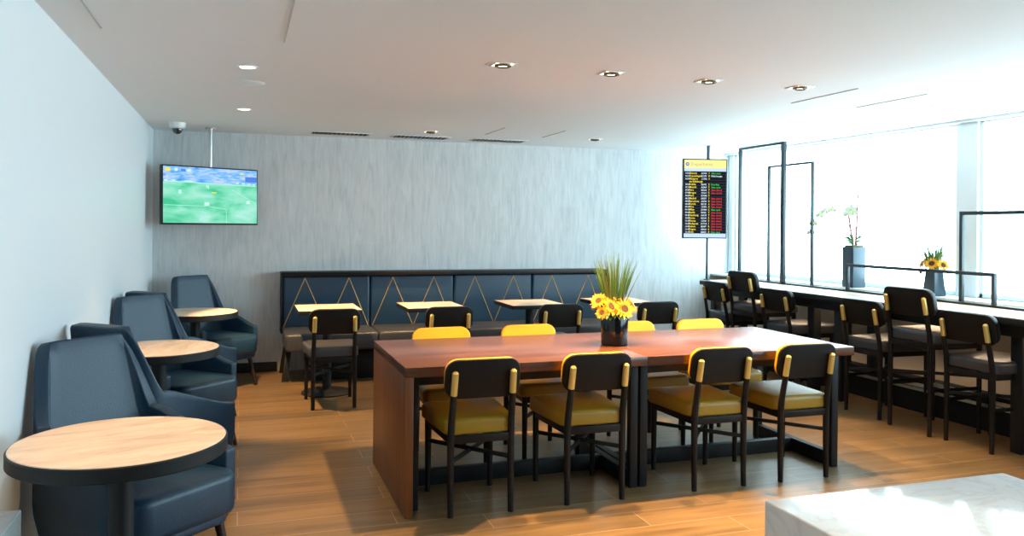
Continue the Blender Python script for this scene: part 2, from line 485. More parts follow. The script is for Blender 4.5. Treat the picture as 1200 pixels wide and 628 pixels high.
# ---------------------------------------------------------------- long communal table
TX0, TX1, TY0, TY1, TZ = .787, 3.527, 3.987, 4.997, .75
XM = 2.135
t = thing('dining_table', 'long red walnut communal table with waterfall end and black metal frame', 'table', (0, 0, 0))
MB().box(TX0, XM-.001, TY0, TY1, TZ-.05, TZ, .002).box(XM+.001, TX1, TY0, TY1, TZ-.05, TZ, .002).build('tabletop', 'table_wood', t)
MB().box(TX0, TX0+.042, TY0, TY1, 0, TZ-.0505, .002).build('side_panel', 'table_side', t)
MB().box(TX0+.09, TX1-.06, TY0+.13, TY0+.15, TZ-.115, TZ-.051, .002).box(TX0+.09, TX1-.06, TY1-.15, TY1-.13, TZ-.115, TZ-.051, .002).build('apron', 'black_metal', t)
pw = .046
for xa in (TX0+.045, XM-.054, XM+.006, TX1-.075):
    for ya in (TY0+.10, TY1-.15):
        MB().box(xa, xa+pw, ya, ya+pw, 0, TZ-.051, .003).build('leg', 'black_metal', t)
    MB().box(xa, xa+pw, TY0+.148, TY1-.152, .0, .085, .003).build('floor_rail', 'black_metal', t)
for xa, xb in ((TX0+.093, XM-.056), (XM+.054, TX1-.077)):
    MB().box(xa, xb, 4.47, 4.52, 0, .085, .003).build('floor_rail', 'black_metal', t)

# ---------------------------------------------------------------- flowers
def sunflower(name, loc, tilt, az, s=1.0, parent=None):
    m = TX(loc) @ RZ(az) @ RX(tilt) @ Matrix.Scale(s, 4)
    p = MB()
    for ring, (n, r0, r1, w, dz) in enumerate(((17, .013, .050, .0125, 0), (15, .012, .043, .011, .004))):
        for k in range(n):
            a = 2*PI*k/n + ring*.2 + random.uniform(-.08, .08); rr = r1*random.uniform(.9, 1.08); lift = random.uniform(.002, .012)
            pts = [(r0, 0, dz), (r0+(rr-r0)*.45, w*.5, dz+lift*.7), (rr, 0, dz+lift), (r0+(rr-r0)*.45, -w*.5, dz+lift*.7)]
            p.poly(pts, .0008, mat=m @ RZ(a))
    f = p.build(name, 'petal', parent, smooth=False)
    MB().lathe([(.006, -.004), (.017, .0), (.019, .006), (.016, .010), (.008, .009), (.001, .008)], 18, mat=m).build('flower_disc', 'disc', f)
    q = MB()
    for k in range(18):
        a = 2*PI*k/18
        q.poly([(.015, 0, .008), (.021, .0035, .011), (.027, 0, .011), (.021, -.0035, .011)], .0008, mat=m @ RZ(a))
    q.build('inner_petals', 'petal_deep', f, smooth=False)
    return f
def blades(n, base_r, h0, h1, spread, z0, r=.0032):
    g1, g2 = MB(), MB()
    for k in range(n):
        a = random.uniform(0, 2*PI); q = math.sqrt(random.random()); h = random.uniform(h0, h1)*(1-.18*q); sp = spread*q*random.uniform(.7, 1.1)
        b0 = Vector((math.cos(a)*base_r*q, math.sin(a)*base_r*q, z0)); d = Vector((math.cos(a), math.sin(a), 0))
        P = [b0 + d*sp*(u**1.35) + Vector((0, 0, h*u - .06*h*sp*u*u*4)) for u in (0, .25, .5, .75, 1)]
        (g1 if k % 4 else g2).tube(P, 0, 4, [r, r*1.1, r*.9, r*.55, r*.1])
    return g1, g2
VX, VY = 2.155, 4.455
v = thing('flower_vase', 'glossy black cylinder vase of sunflowers and tall grass on the long table', 'vase', (VX, VY, TZ))
MB().lathe([(.0001, 0), (.072, 0), (.079, .004), (.080, .012), (.083, .172), (.081, .178), (.076, .176), (.073, .02), (.0001, .018)], 48).build('vase_body', 'vase', v)
g1, g2 = blades(110, .045, .34, .43, .115, .17)
g1.build('grass', 'blade', v); g2.build('dry_grass', 'blade_dry', v)
for (dx, dy, z, tilt, az, s) in ((-.062, -.070, .235, 62, 20, 1.12), (.020, -.088, .222, 66, 2, 1.18), (.095, -.030, .235, 60, 50, 1.05), (-.105, .000, .265, 55, -50, 1.0),
                              (.03, .09, .24, 60, 180, 1.0), (-.07, .08, .24, 60, 215, 1.0), (.10, .05, .23, 62, 120, .95), (-.10, -.04, .20, 75, -38, .8), (-.03, -.02, .27, 20, 0, .9)):
    sunflower('sunflower', (dx, dy, z), R(tilt), R(az), s*1.13, v)
lf = MB()
for k in range(26):
    a = 2*PI*k/26 + random.uniform(-.1, .1); r1 = random.uniform(.085, .125); w = random.uniform(.018, .03)
    z = random.uniform(.165, .21)
    lf.poly([(.04, 0, z), ((.04+r1)/2+.01, w, z+.006), (r1, 0, z-.03), ((.04+r1)/2+.01, -w, z+.006)], .001, mat=RZ(a))
lf.build('leaves', 'leaf', v, smooth=False)
for k in range(9):
    a = random.uniform(0, 2*PI); rr = random.uniform(.03, .075)
    x, y = rr*math.cos(a), rr*math.sin(a)
    MB().tube([(x, y, .2), (x*1.1, y*1.1, .27), (x*1.15, y*1.15, .31)], 0, 5, [.002, .007, .002]).build('lavender', 'lav', v)

# ---------------------------------------------------------------- window counter
CZ, CX0, CX1, CY0, CY1 = .90, 4.70, 5.30, 1.9, 7.64
c = thing('counter', 'long window counter with pale oak top and black base under the windows', 'counter')
MB().box(CX0+.004, CX1, CY0+.004, CY1-.004, CZ-.006, CZ, .001).build('counter_top', 'counter_wood', c)
MB().box(CX0, CX1+.001, CY0, CY1, CZ-.048, CZ-.0065, .003).build('edge_band', 'black_metal', c)
MB().box(CX0+.10, CX0+.125, CY0+.05, CY1-.05, CZ-.135, CZ-.049, .002).box(CX1-.05, CX1-.025, CY0+.05, CY1-.05, CZ-.135, CZ-.049, .002).build('apron', 'black_metal', c)
for y in (7.54, 5.96, 5.62, 3.94, 2.1):
    MB().box(CX0+.13, CX0+.21, y, y+.085, 0, CZ-.049, .004).build('leg', 'black_metal', c)
    MB().box(CX1-.12, CX1-.055, y, y+.085, 0, CZ-.049, .004).build('leg', 'black_metal', c)
MB().box(5.165, 5.18, CY0+.1, CY1-.1, 0, .245, .002).box(5.165, 5.30, CY0+.1, CY1-.1, .246, .262, .002).build('kick_panel', 'black_metal', c)
MB().bar((5.10, CY0+.12, .20), (5.10, CY1-.12, .20), .022, .022).build('foot_rail', 'steel', c)['label'] = 'brushed metal foot rail'
MB().box(5.19, 5.21, CY0+.1, CY1-.15, .833, .846, .001).build('led_strip', 'led', c)['label'] = 'glowing warm strip under the counter'  # added without a visible fixture, to brighten the beige wall behind the stools
MB().box(5.180, 5.225, CY0, CY1-.02, CZ+.0005, CZ+.016, .002).build('back_rail', 'black_metal', c)

# black steel frames standing on the counter
def steel_frame(label, x, y0, y1, z0, z1, w=.028, w_near=None, d=.028):
    t = thing('metal_frame', label, 'metal frame', (x, (y0+y1)/2, z0), 0, 'black steel frames along the window counter')
    h = z1 - z0; a, b_ = y0-(y0+y1)/2, y1-(y0+y1)/2
    wn = w_near or w
    MB().box(-d/2, d/2, b_-w, b_, 0, h-w, .002).build('post', 'frame_metal', t)
    MB().box(-d/2, d/2, a, a+wn, 0, h-w, .002).build('post', 'frame_metal', t)
    MB().box(-d/2, d/2, a, b_, h-w+.0005, h, .002).build('top_bar', 'frame_metal', t)
    return t
FX = 5.203
CZF = CZ+.0162
steel_frame('tallest black steel frame rising from the counter almost to the ceiling', FX, 6.87, 7.655, CZF, 2.340, .026, .05, .035)
steel_frame('tall narrow black steel frame standing half behind the tallest frame', FX+.07, 6.53, 7.235, CZ, 2.118, .022)
fl = steel_frame('long low black steel frame on the counter before the planter and sunflowers', FX, 4.46, 5.985, CZF, 1.150, .026)
MB().box(-.008, .008, -.008, .008, .19, .224, .001).build('bracket', 'frame_metal', fl, loc=(0, -.08, 0))
steel_frame('black steel frame of middle height running out of the right picture edge', FX+.068, 3.55, 4.83, CZ, 1.605, .028)

# orchid planter
p = thing('orchid_planter', 'dark square planter with white orchid and reddish sticks on the window counter', 'planter', (5.41, 6.13, .9222))
MB().box(-.072, .072, -.072, .072, 0, .375, .006).build('planter_box', 'planter', p)
MB().slab(.125, .125, .02, .02, .008, mat=TX((0, 0, .371))).build('moss', 'moss', p)
st = MB()
for x, y, dx, dy, h in ((.01, .02, .02, .11, .46), (-.01, .0, .01, .09, .34), (.0, -.02, .0, -.025, .55), (.015, -.015, .01, -.005, .49)):
    st.tube([(x, y, .37), (x+dx*.5, y+dy*.5, .37+h/2), (x+dx, y+dy, .37+h)], .0055, 6)
st.tube([(-.01, .10, .50), (0, 0, .54), (.0, -.09, .57)], .0045, 6)
st.build('support_sticks', 'stem', p)
ol = MB()
for az, ln, w, up in ((75, .15, .03, .035), (100, .10, .026, .09), (-85, .14, .03, .03), (-60, .07, .022, .10), (180, .10, .03, .06), (0, .1, .03, .06), (85, .07, .026, .12)):
    for s_ in (1,):
        ol.poly([(0, 0, .385), (ln*.35, w*.6, .385+up*.6), (ln*.7, w*.5, .385+up), (ln, 0, .385+up*.8), (ln*.7, -w*.5, .385+up), (ln*.35, -w*.6, .385+up*.6)], .002, mat=RZ(R(az)))
ol.build('leaves', 'leaf', p, smooth=False)
arc = [(0, .0, .40), (-.02, .05, .58), (-.05, .12, .68), (-.08, .22, .715), (-.10, .32, .69), (-.12, .40, .60), (-.13, .43, .50)]
MB().tube(arc, .003, 6).build('orchid_stem', 'green_stem', p)
MB().tube([(0, -.01, .40), (0, -.015, .55), (.0, .02, .71)], .003, 6).build('orchid_stem', 'green_stem', p)
def orchid(loc, s):
    o_ = MB(); m = TX(loc) @ RZ(R(-55)) @ RX(R(75)) @ Matrix.Scale(s, 4)
    for ang_, l, w in ((90, .036, .026), (210, .034, .022), (330, .034, .022), (0, .038, .036), (180, .038, .036)):
        o_.poly([(0, 0, 0), (l*.4, w*.5, .004), (l*.8, w*.42, .006), (l, 0, .004), (l*.8, -w*.42, .006), (l*.4, -w*.5, .004)], .001, mat=m @ RZ(R(ang_)))
    f = o_.build('orchid_flower', 'orchid', p, smooth=False)
    MB().lathe([(.0001, -.002), (.008, .002), (.006, .010), (.0001, .014)], 10, mat=m).build('flower_heart', 'orchid_heart', f)
for lc, s in (((-.08, .20, .72), 1.2), ((-.10, .28, .705), 1.2), ((-.11, .34, .67), 1.2), ((-.13, .40, .59), 1.2), ((-.14, .43, .50), 1.1), ((-.02, .02, .72), 1.5), ((-.02, .055, .68), 1.4), ((-.02, -.015, .69), 1.3)):
    orchid(lc, s)

# sunflowers on the counter
v2 = thing('flower_vase', 'small dark tapered vase of sunflowers and grass on the window counter', 'vase', (5.40, 5.20, .9222))
b = bmesh.new(); rings = []
for hw, z in ((.062, 0), (.064, .004), (.046, .215), (.042, .218), (.042, .20)):
    rings.append([b.verts.new((x, y, z)) for x, y in rrect(hw*2, hw*2, .008, 3)])
for a_, c_ in zip(rings, rings[1:]):
    for k in range(len(a_)): b.faces.new((a_[k], a_[(k+1) % len(a_)], c_[(k+1) % len(a_)], c_[k]))
b.faces.new(rings[0][::-1]); b.faces.new(rings[-1])
MB().merge(b).build('vase_body', 'planter', v2)
g1, g2 = blades(60, .035, .24, .31, .13, .20)
g1.build('grass', 'blade', v2); g2.build('dry_grass', 'blade_dry', v2)
for (dx, dy, z, tilt, az, s) in ((-.060, -.035, .262, 62, -62, 1.25), (-.02, -.105, .252, 66, -20, 1.1), (-.045, .075, .255, 65, -115, 1.1), (.06, .04, .26, 60, 90, 1.05), (.05, -.06, .26, 60, 30, 1.0)):
    sunflower('sunflower', (dx, dy, z), R(tilt), R(az), s, v2)
for y in (-.045, .05, .06, -.06, .035):
    x = random.uniform(-.05, .0)
    MB().tube([(x, y, .205), (x*1.1, y*1.2, .275), (x*1.15, y*1.25, .315)], 0, 5, [.002, .008, .002]).build('lavender', 'lav', v2)

# ---------------------------------------------------------------- banquette
BX0, PWD = .383, .865
BX1 = BX0 + 4*PWD
q = thing('banquette', 'long navy leather banquette with gold zigzag stitching against the grey back wall', 'bench')
MB().box(BX0, BX1, 8.12, YB-.002, .955, .995, .004).box(BX0, BX0+.014, 8.14, YB-.002, .40, .954, .002).box(BX1-.014, BX1, 8.14, YB-.002, .40, .954, .002).build('top_rail', 'black_wood', q)
MB().box(BX0+.30, BX1-.05, 7.78, YB-.002, 0, .295, .003).build('plinth', 'black_metal', q)
MB().bar((BX0+.06, 7.86, .295), (BX0+.02, 7.80, 0), .05, .05).build('leg', 'black_metal', q)
MB().bar((BX0+.06, 8.22, .295), (BX0+.02, 8.30, 0), .05, .05).build('leg', 'black_metal', q)
for i in range(4):
    x0 = BX0 + i*PWD + (.015 if i == 0 else .003); x1 = BX0 + (i+1)*PWD - (.015 if i == 3 else .003)
    w = x1 - x0; xc = (x0+x1)/2
    bk = MB().slab(w, .545, .12, .018, .022, mat=TX((xc, 8.30, .683)) @ RX(R(90))).build('back_panel', 'navy_bench', q)
    xs = [BX0 + i*PWD + PWD*f for f in (.02, .262, .505, .755, .985)]; zs = [.44, .935, .44, .935, .44]
    yz = 8.30-.12-.0005
    z_ = MB()
    for k in range(4): z_.tube([(xs[k], yz, zs[k]), (xs[k+1], yz, zs[k+1])], .0042, 6)
    z_.build('zigzag_piping', 'gold_piping', bk)['label'] = 'gold zigzag piping'
    MB().slab(w, .58, .165, .03, .03, crown=.006, mat=TX((xc, 7.89, .297))).build('seat_cushion', 'slate_leather', q)

# ---------------------------------------------------------------- square tables
def pedestal(t, h, r_pole, r_base):
    MB().lathe([(.0001, 0), (r_base, 0), (r_base, .012), (r_base-.01, .018), (r_pole+.03, .024), (r_pole+.005, .034), (r_pole, .05), (r_pole, h-.02), (r_pole+.05, h-.008), (r_pole+.05, h), (.0001, h)], 40).build('pedestal', 'black_metal', t)
sq = thing('square_table', '', 'table')
MB().box(-.262, .262, -.285, .285, .706, .740, .002).build('edge_band', 'black_metal', sq)
MB().box(-.2595, .2595, -.2825, .2825, .7402, .7432, .001).build('tabletop', 'oak_top', sq)
pedestal(sq, .7055, .038, .215)
gs = 'square cafe tables along the banquette'
for i, (x, y, lab) in enumerate([(.727, 7.19, 'square oak-topped pedestal table farthest left before the banquette, lit warmest'),
                      (1.645, 7.20, 'square oak-topped pedestal table second from the left before the banquette'),
                      (2.605, 7.22, 'square oak-topped pedestal table third from the left before the banquette'),
                      (3.520, 7.24, 'square oak-topped pedestal table partly behind the sunflowers, nearest the windows')]):
    put(sq, i == 0, (x, y, 0), 0, lab, gs)

# ---------------------------------------------------------------- round tables
rt = thing('round_table', '', 'table')
RT = .338
MB().lathe([(.0001, .680), (RT-.004, .680), (RT, .684), (RT, .724), (RT-.003, .7275), (.0001, .7275)], 72).build('edge_band', 'black_metal', rt)
MB().lathe([(.0001, .7277), (RT-.006, .7277), (RT-.008, .7305), (.0001, .7305)], 72).build('tabletop', 'oak_top', rt)
pedestal(rt, .6798, .040, .22)
gr = 'round cafe tables along the left wall'
for i, (x, y, a, lab) in enumerate([(-.372, 3.01, .3, 'round oak-topped table with black edge nearest the camera'),
                         (-.445, 5.17, 1.4, 'round oak-topped table with black edge, middle of the three along the white wall'),
                         (-.345, 7.20, 2.6, 'round oak-topped table with black edge, farthest back near the wall television')]):
    put(rt, i == 0, (x, y, 0), a, lab, gr)

# ---------------------------------------------------------------- lounge chairs
def make_lounge():
    t = thing('lounge_chair', '', 'chair')            # faces +y
    # plan path of the shell from one arm tip round the back to the other
    hw, yf, yb, rc = .268, .215, -.262, .06
    path = []
    for k in range(9): path.append((-hw - .0, yf + (yb + rc - yf) * k / 8))
    for k in range(1, 8):
        a = PI + PI/2 * k/8; path.append((-hw + rc + rc*math.cos(a), yb + rc + rc*math.sin(a)))
    for k in range(1, 8): path.append((-hw + rc + (2*hw-2*rc)*k/8, yb))
    for k in range(1, 8):
        a = 1.5*PI + PI/2 * k/8; path.append((hw - rc + rc*math.cos(a), yb + rc + rc*math.sin(a)))
    for k in range(9): path.append((hw, yb + rc + (yf - yb - rc) * k / 8))
    def top(x, y):
        # top edge height along the shell: low arm, sweeping up to the high back
        u = (yf - y) / (yf - yb)                      # 0 at arm tip, 1 at back
        arm = .530 + .135 * min(1, u / .80) ** 1.35
        if u < .875: return arm
        s_ = min(1, (u - .875) / .125); s_ = s_*s_*(3-2*s_)*.5 + s_*.5
        return arm + (.978 - arm) * s_
    b = bmesh.new(); cols = []; nz = 12; z0 = .245
    for x, y in path:
        zt = top(x, y); col = []
        for j in range(nz + 1):
            z = z0 + (zt - z0) * j / nz
            f = max(0, (z - .42) / .55)
            u = max(0, min(1, (.02 - y) / .29))
            yy = y - .105 * f * u                     # the back leans
            xx = x * (1 - .26 * f * u)            # and narrows towards the top
            tuck = max(0, (.36 - z) / .115)
            xx *= 1 - .07 * tuck; yy -= .02 * tuck * (1 if y > 0 else -1)
            col.append(b.verts.new((xx, yy, z)))
        cols.append(col)
    for a_, c_ in zip(cols, cols[1:]):
        for j in range(nz): b.faces.new((a_[j], c_[j], c_[j+1], a_[j+1]))
    bmesh.ops.recalc_face_normals(b, faces=b.faces[:])
    sh = MB().merge(b).build('shell', 'navy', t, angle=60)
    sd = sh.modifiers.new('thick', 'SOLIDIFY'); sd.thickness = .052; sd.offset = 0; sd.use_rim = True; sd.use_even_offset = True
    bv = sh.modifiers.new('soft', 'BEVEL'); bv.width = .018; bv.segments = 3; bv.limit_method = 'ANGLE'; bv.angle_limit = R(50); bv.harden_normals = False
    MB().slab(.472, .50, .045, .06, .014, mat=TX((0, .015, .250))).build('seat_base', 'navy', t)
    MB().slab(.480, .535, .175, .075, .035, taper=.06, crown=.010, mat=TX((0, .042, .292))).build('seat_cushion', 'navy', t)
    # back cushion panel between the wings
    for sx in (-1, 1):
        for sy, y0, y1 in ((1, .215, .265), (-1, -.19, -.245)):
            MB().tube([(sx*.200, y0, .268), (sx*.236, y1, 0)], 0, 12, [.0205, .0125]).build('leg', 'leg_wood', t)
    return t
lc = make_lounge()
gl = 'navy lounge chairs along the left wall'
DN, UP = R(-90-45), R(-90+48)
for i, (x, y, a, lab) in enumerate([
        (-.370, 3.53, R(-90-47), 'navy leather lounge chair facing the camera behind the nearest round table'),
        (-.375, 4.51, R(-90+48), 'navy lounge chair standing back to back behind the nearest one, mostly hidden by it'),
        (-.37, 5.68, R(-90-45), 'navy lounge chair facing the camera behind the middle round table'),
        (-.375, 6.47, R(-90+48), 'navy lounge chair of which little more than the top shows behind the middle chair'),
        (-.20, 7.77, R(-90-52), 'navy lounge chair farthest back in the corner below the wall television')]):
    put(lc, i == 0, (x, y, 0), a, lab, gl)

# ---------------------------------------------------------------- marble blocks
wb = MB().box(1.767, 2.880, .9, 2.432, 0, .5, .006, 3).build('marble_table', 'marble')
tag(wb, 'low white marble block table in the bottom right corner', 'table')
lb = MB().box(XL+.014, -.684, 1.6, 3.087, 0, .5, .004, 3).build('marble_ledge', 'marble')
tag(lb, 'narrow pale stone ledge block at the bottom left corner against the wall', 'ledge')

# ---------------------------------------------------------------- screens
def text_mesh(items, name, mat, parent):
    """items: (string, x, z, size); one flat mesh of lettering on the screen face (plane y=0, facing -y)"""
    m = MB()
    for s, x, z, size in items:
        cu = bpy.data.curves.new('txt', 'FONT'); cu.body = s; cu.size = size; cu.offset = size*.022; cu.resolution_u = 1
        o = bpy.data.objects.new('txt', cu); C.objects.link(o)
        bpy.context.view_layer.update()
        me = bpy.data.meshes.new_from_object(o.evaluated_get(bpy.context.evaluated_depsgraph_get()))
        bpy.data.objects.remove(o); bpy.data.curves.remove(cu)
        b = bmesh.new(); b.from_mesh(me); bpy.data.meshes.remove(me)
        m.merge(b, TX((x, 0, z)) @ RX(R(90)))
    return m.build(name, mat, parent, smooth=False)
def flat(m, x0, x1, z0, z1, y):
    m.poly([(x0, y, z0), (x1, y, z0), (x1, y, z1), (x0, y, z1)])
    return m

# television
tw, th = .925, .530
tv = thing('television', 'flat television showing a football match, hung from the ceiling in the left corner', 'television', (-.265, 8.03, H-.001))
tvl, tvr = (.02, -.10, 1.714-H+.001), (R(-1), 0, .50)
hs = MB().box(-tw/2, tw/2, 0, .05, -th/2, th/2, .004).build('housing', 'bezel', tv, tvl, tvr)
sc_ = MB(); flat(sc_, -tw/2+.011, tw/2-.011, -th/2+.016, th/2-.012, -.0006)
scr = sc_.build('screen', 'tv', tv, tvl, tvr, smooth=False)
uv = scr.data.uv_layers.new(name='UVMap')
for lp in scr.data.loops:
    co = scr.data.vertices[lp.vertex_index].co
    uv.data[lp.index].uv = ((co.x + tw/2) / tw, (co.z + th/2) / th)
ln = MB()
def sline(p, q_, w=.004):
    (x0, z0), (x1, z1) = p, q_; L = math.hypot(x1-x0, z1-z0); nx, nz = -(z1-z0)/L*w/2, (x1-x0)/L*w/2
    ln.poly([(x0-nx, -.0012, z0-nz), (x1-nx, -.0012, z1-nz), (x1+nx, -.0012, z1+nz), (x0+nx, -.0012, z0+nz)])
sline((-.44, -.09), (-.05, -.095)); sline((-.05, -.095), (.14, -.12)); sline((.14, -.12), (.14, -.245)); sline((.2, .06), (.44, -.06)); sline((-.44, .12), (.44, .105), .006)
ln.build('pitch_lines', 'e_line', scr, smooth=False)
mk = MB()
for x, z, w, h in ((-.30, .03, .03, .035), (-.05, .085, .012, .025), (-.035, .08, .012, .03), (-.05, -.075, .05, .03), (.36, -.05, .04, .03), (-.335, .225, .03, .025), (-.22, .222, .04, .025), (.25, .127, .03, .014), (.31, .125, .03, .014), (.37, .122, .03, .014), (.42, .12, .03, .014), (-.43, .128, .03, .014), (-.36, .128, .035, .014), (-.22, .126, .08, .010)):
    mk.poly([(x-w/2, -.0014, z-h/2), (x+w/2, -.0014, z-h/2), (x+w*.45, -.0014, z+h/2), (x-w*.42, -.0014, z+h/2)])
mk.build('picture_highlights', 'e_soft', scr, smooth=False)
mk = MB()
for x, z, w, h in ((.02, .03, .05, .008), (-.41, .225, .045, .028), (.30, .215, .04, .012)): flat(mk, x-w/2, x+w/2, z-h/2, z+h/2, -.0014)
mk.build('score_badge', 'e_yellow', scr, smooth=False)
mk = MB()
for x, z, w, h in ((-.27, .222, .04, .024), (.39, .165, .12, .05)): flat(mk, x-w/2, x+w/2, z-h/2, z+h/2, -.0013)
mk.build('score_panel', 'e_blue', scr, smooth=False)
mt = tv
MB().lathe([(.0001, -.012), (.045, -.012), (.05, -.006), (.05, 0), (.0001, 0)], 24).build('ceiling_plate', 'steel', mt)
MB().lathe([(.017, -.56), (.017, -.012)], 20).build('pole', 'steel', mt)
MB().box(-.05, .05, -.015, .015, -.70, -.555, .003).build('bracket', 'bezel', mt)

# departures board
bw, bh = .481, .853
db = thing('departures_board', 'portrait departures screen with yellow header hanging by the windows', 'information screen', (4.715, 7.565, 1.773), -.245)
MB().box(-bw/2, bw/2, 0, .05, -bh/2, bh/2, .004).build('housing', 'bezel', db)
x0, x1, zt, zb = -bw/2+.010, bw/2-.012, bh/2-.012, -bh/2+.012
sw, sh_ = x1-x0, zt-zb
sp = flat(MB(), x0, x1, zb, zt, -.0006).build('screen', 'e_dark', db, smooth=False)
flat(MB(), x0, x1, zt-.088, zt, -.0010).build('header_band', 'e_head', sp, smooth=False)
flat(flat(MB(), x0, x1, zt-.122, zt-.088, -.0010), x0, x1, zb, zb+.042, -.0010).build('pale_band', 'e_pale', sp, smooth=False)
dsk = MB(); dsk.poly([(x0+.035+.020*math.cos(2*PI*k/24), -.0014, zt-.046+.020*math.sin(2*PI*k/24)) for k in range(24)])
dsk.build('plane_badge', 'e_blue', sp, smooth=False)
pl = MB()
pl.poly([(x0+.024, -.0018, zt-.052), (x0+.028, -.0018, zt-.054), (x0+.047, -.0018, zt-.041), (x0+.047, -.0018, zt-.037), (x0+.042, -.0018, zt-.038)])
pl.poly([(x0+.026, -.0018, zt-.038), (x0+.032, -.0018, zt-.048), (x0+.037, -.0018, zt-.044)]); pl.poly([(x0+.041, -.0018, zt-.060), (x0+.037, -.0018, zt-.044), (x0+.042, -.0018, zt-.042)])
pl.build('plane_symbol', 'e_white', sp, smooth=False)
tt = text_mesh([('Departures', x0+.070, zt-.062, .052)], 'header_text', 'e_grey', sp); tt.location = (0, -.0014, 0)
rows = 22; rp = (sh_ - .122 - .042 - .006) / rows
red, grn, wht, times, dest, flt, gate, rules = [], [], [], [], [], [], [], MB()
names = ['Geneva', 'Copenhagen', 'Glasgow', 'via Edinburgh', 'Dublin', 'Munich', 'Faro', 'Bruges', 'Paris', 'Madrid', 'Barcelona', 'Zurich', 'Nice', 'Milan', 'Berlin', 'Hamburg', 'Rome', 'Vienna', 'Budapest', 'Lisbon', 'Prague', 'Oslo']
stat = 'G W . . B G R R . R R R R G R R R R R R R G'.split()
for r_ in range(rows):
    z = zt - .122 - .004 - rp*(r_+.82); s = rp*.92
    dest.append((names[r_], x0+.100*sw+.008, z, s))
    if r_ != 3:
        times.append(('%02d:%02d' % (6 + r_//4, (r_*15) % 60), x0+.012, z, s*.84))
        flt.append(('%s%d' % ('ABCDE'[r_ % 5], 1000 + (r_*373) % 8999), x0+.405*sw, z, s*.84))
        gate.append((str(1 + (r_*7) % 9), x0+.575*sw, z, s))
    k = stat[r_]
    if k == 'R': red.append(('Gate closed', x0+.64*sw, z, s*.88))
    if k == 'G': grn.append(('Gate open', x0+.64*sw, z, s*.88))
    if k == 'B': grn.append(('Boarding', x0+.64*sw, z, s*.88))
    if k == 'W': wht.append(('Wait lounge', x0+.64*sw, z, s*.88))
    flat(rules, x0, x1, z-rp*.20, z-rp*.13, -.0010)
rules.build('row_rules', 'e_rule', sp, smooth=False)
for it, nm, mt_ in ((times+flt+wht, 'white_text', 'e_white'), (dest+gate, 'yellow_text', 'e_yellow'), (red, 'red_text', 'e_red'), (grn, 'green_text', 'e_green')):
    text_mesh(it, nm, mt_, sp).location = (0, -.0014, 0)
dp = thing('display_pole', 'thin dark pole from counter end to ceiling behind the departures screen', 'pole', (4.775, 7.615, CZ))
MB().lathe([(.012, 0), (.012, H-CZ-.001)], 16).build('pole', 'frame_metal', dp)
MB().lathe([(.0001, 0), (.035, 0), (.035, .006), (.014, .010), (.0001, .010)], 20).build('foot_plate', 'frame_metal', dp)
MB().box(.015, .035, -.012, .012, H-CZ-.22, H-CZ-.001, .002).build('hanger', 'steel', dp)

# ---------------------------------------------------------------- ceiling fittings
def spot(loc, energy, size, blend=.25, col=(1, .62, .30), rad=.03, aim=None):
    l = bpy.data.lights.new('downlight_beam', 'SPOT'); l.energy = energy; l.spot_size = R(size); l.spot_blend = blend
    l.color = col; l.shadow_soft_size = rad
    o = bpy.data.objects.new('downlight_beam', l); C.objects.link(o); o.location = loc
    if aim:
        d = Vector(aim) - Vector(loc); o.rotation_euler = d.to_track_quat('-Z', 'Y').to_euler()
    return o
# square gimbal lights
sd_ = thing('square_downlight', '', 'ceiling light')
fr = MB()
for a_, b_, c_, d_ in ((-.065, .065, -.065, -.050), (-.065, .065, .050, .065), (-.065, -.050, -.050, .050), (.050, .065, -.050, .050)): fr.box(a_, b_, c_, d_, -.005, 0, .001)
fr.build('trim_ring', 'white_plastic', sd_)
MB().box(-.050, .050, -.050, .050, -.0012, 0, 0).build('glow_panel', 'lamp', sd_)  # emission stands in for lamplight caught in the recess around the gimbal
gm = MB().lathe([(.030, -.006), (.036, -.016), (.046, -.014), (.047, -.0014), (.030, -.0014)], 24).build('gimbal', 'gimbal', sd_)
MB().lathe([(.0001, -.0075), (.029, -.0075), (.029, -.0016), (.0001, -.0016)], 20).build('lamp', 'lamp', sd_)
TW = (1, .60, .25)
sqs = [(1.36, 4.235, 'square gimbal downlight leftmost of the four above the long table'), (2.02, 4.245, 'square gimbal downlight second from left above the long table'),
       (2.67, 4.255, 'square gimbal downlight third from left above the long table'), (3.32, 4.245, 'square gimbal downlight rightmost of the four above the long table'),
       (1.70, 7.50, 'square gimbal downlight at the middle ceiling vent'), (3.39, 7.50, 'square gimbal downlight far back right of the ceiling vents')]
for i, (x, y, lab) in enumerate(sqs):
    put(sd_, i == 0, (x, y, H-.0005), 0, lab, 'square downlights')
    spot((x, y, H-.02), 330 if y < 5 else 150, 68 if y < 5 else 62, .25, TW)
rd = thing('round_downlight', '', 'ceiling light')
MB().lathe([(.040, -.001), (.044, -.006), (.056, -.005), (.058, 0), (.040, 0)], 32).build('trim_ring', 'white_plastic', rd)
MB().lathe([(.0001, -.0035), (.041, -.0035), (.041, -.0005), (.0001, -.0005)], 24).build('lamp', 'lamp', rd)
rds = [(.033, 4.81, 'round downlight before the ceiling speaker'), (.023, 6.59, 'round downlight behind the ceiling speaker, toward the television'), (4.72, 4.53, 'round downlight near the windows above the counter'),
       (.035, 3.02, None), (.035, 1.2, None)]
for i, (x, y, lab) in enumerate(rds):
    if lab: put(rd, i == 0, (x, y, H-.0005), 0, lab, 'round downlights')
    else: put(rd, False, (x, y, H-.0005), 0, 'round downlight above the nearest round table' if y > 2 else 'round downlight over the camera position', 'round downlights')
    if 6 < y < 7: spot((x, y, H-.02), 420, 68, .35, TW, aim=(.72, 6.85, .2))
    else: spot((x, y, H-.02), 100 if x < 1 else 60, 64, .6, TW)
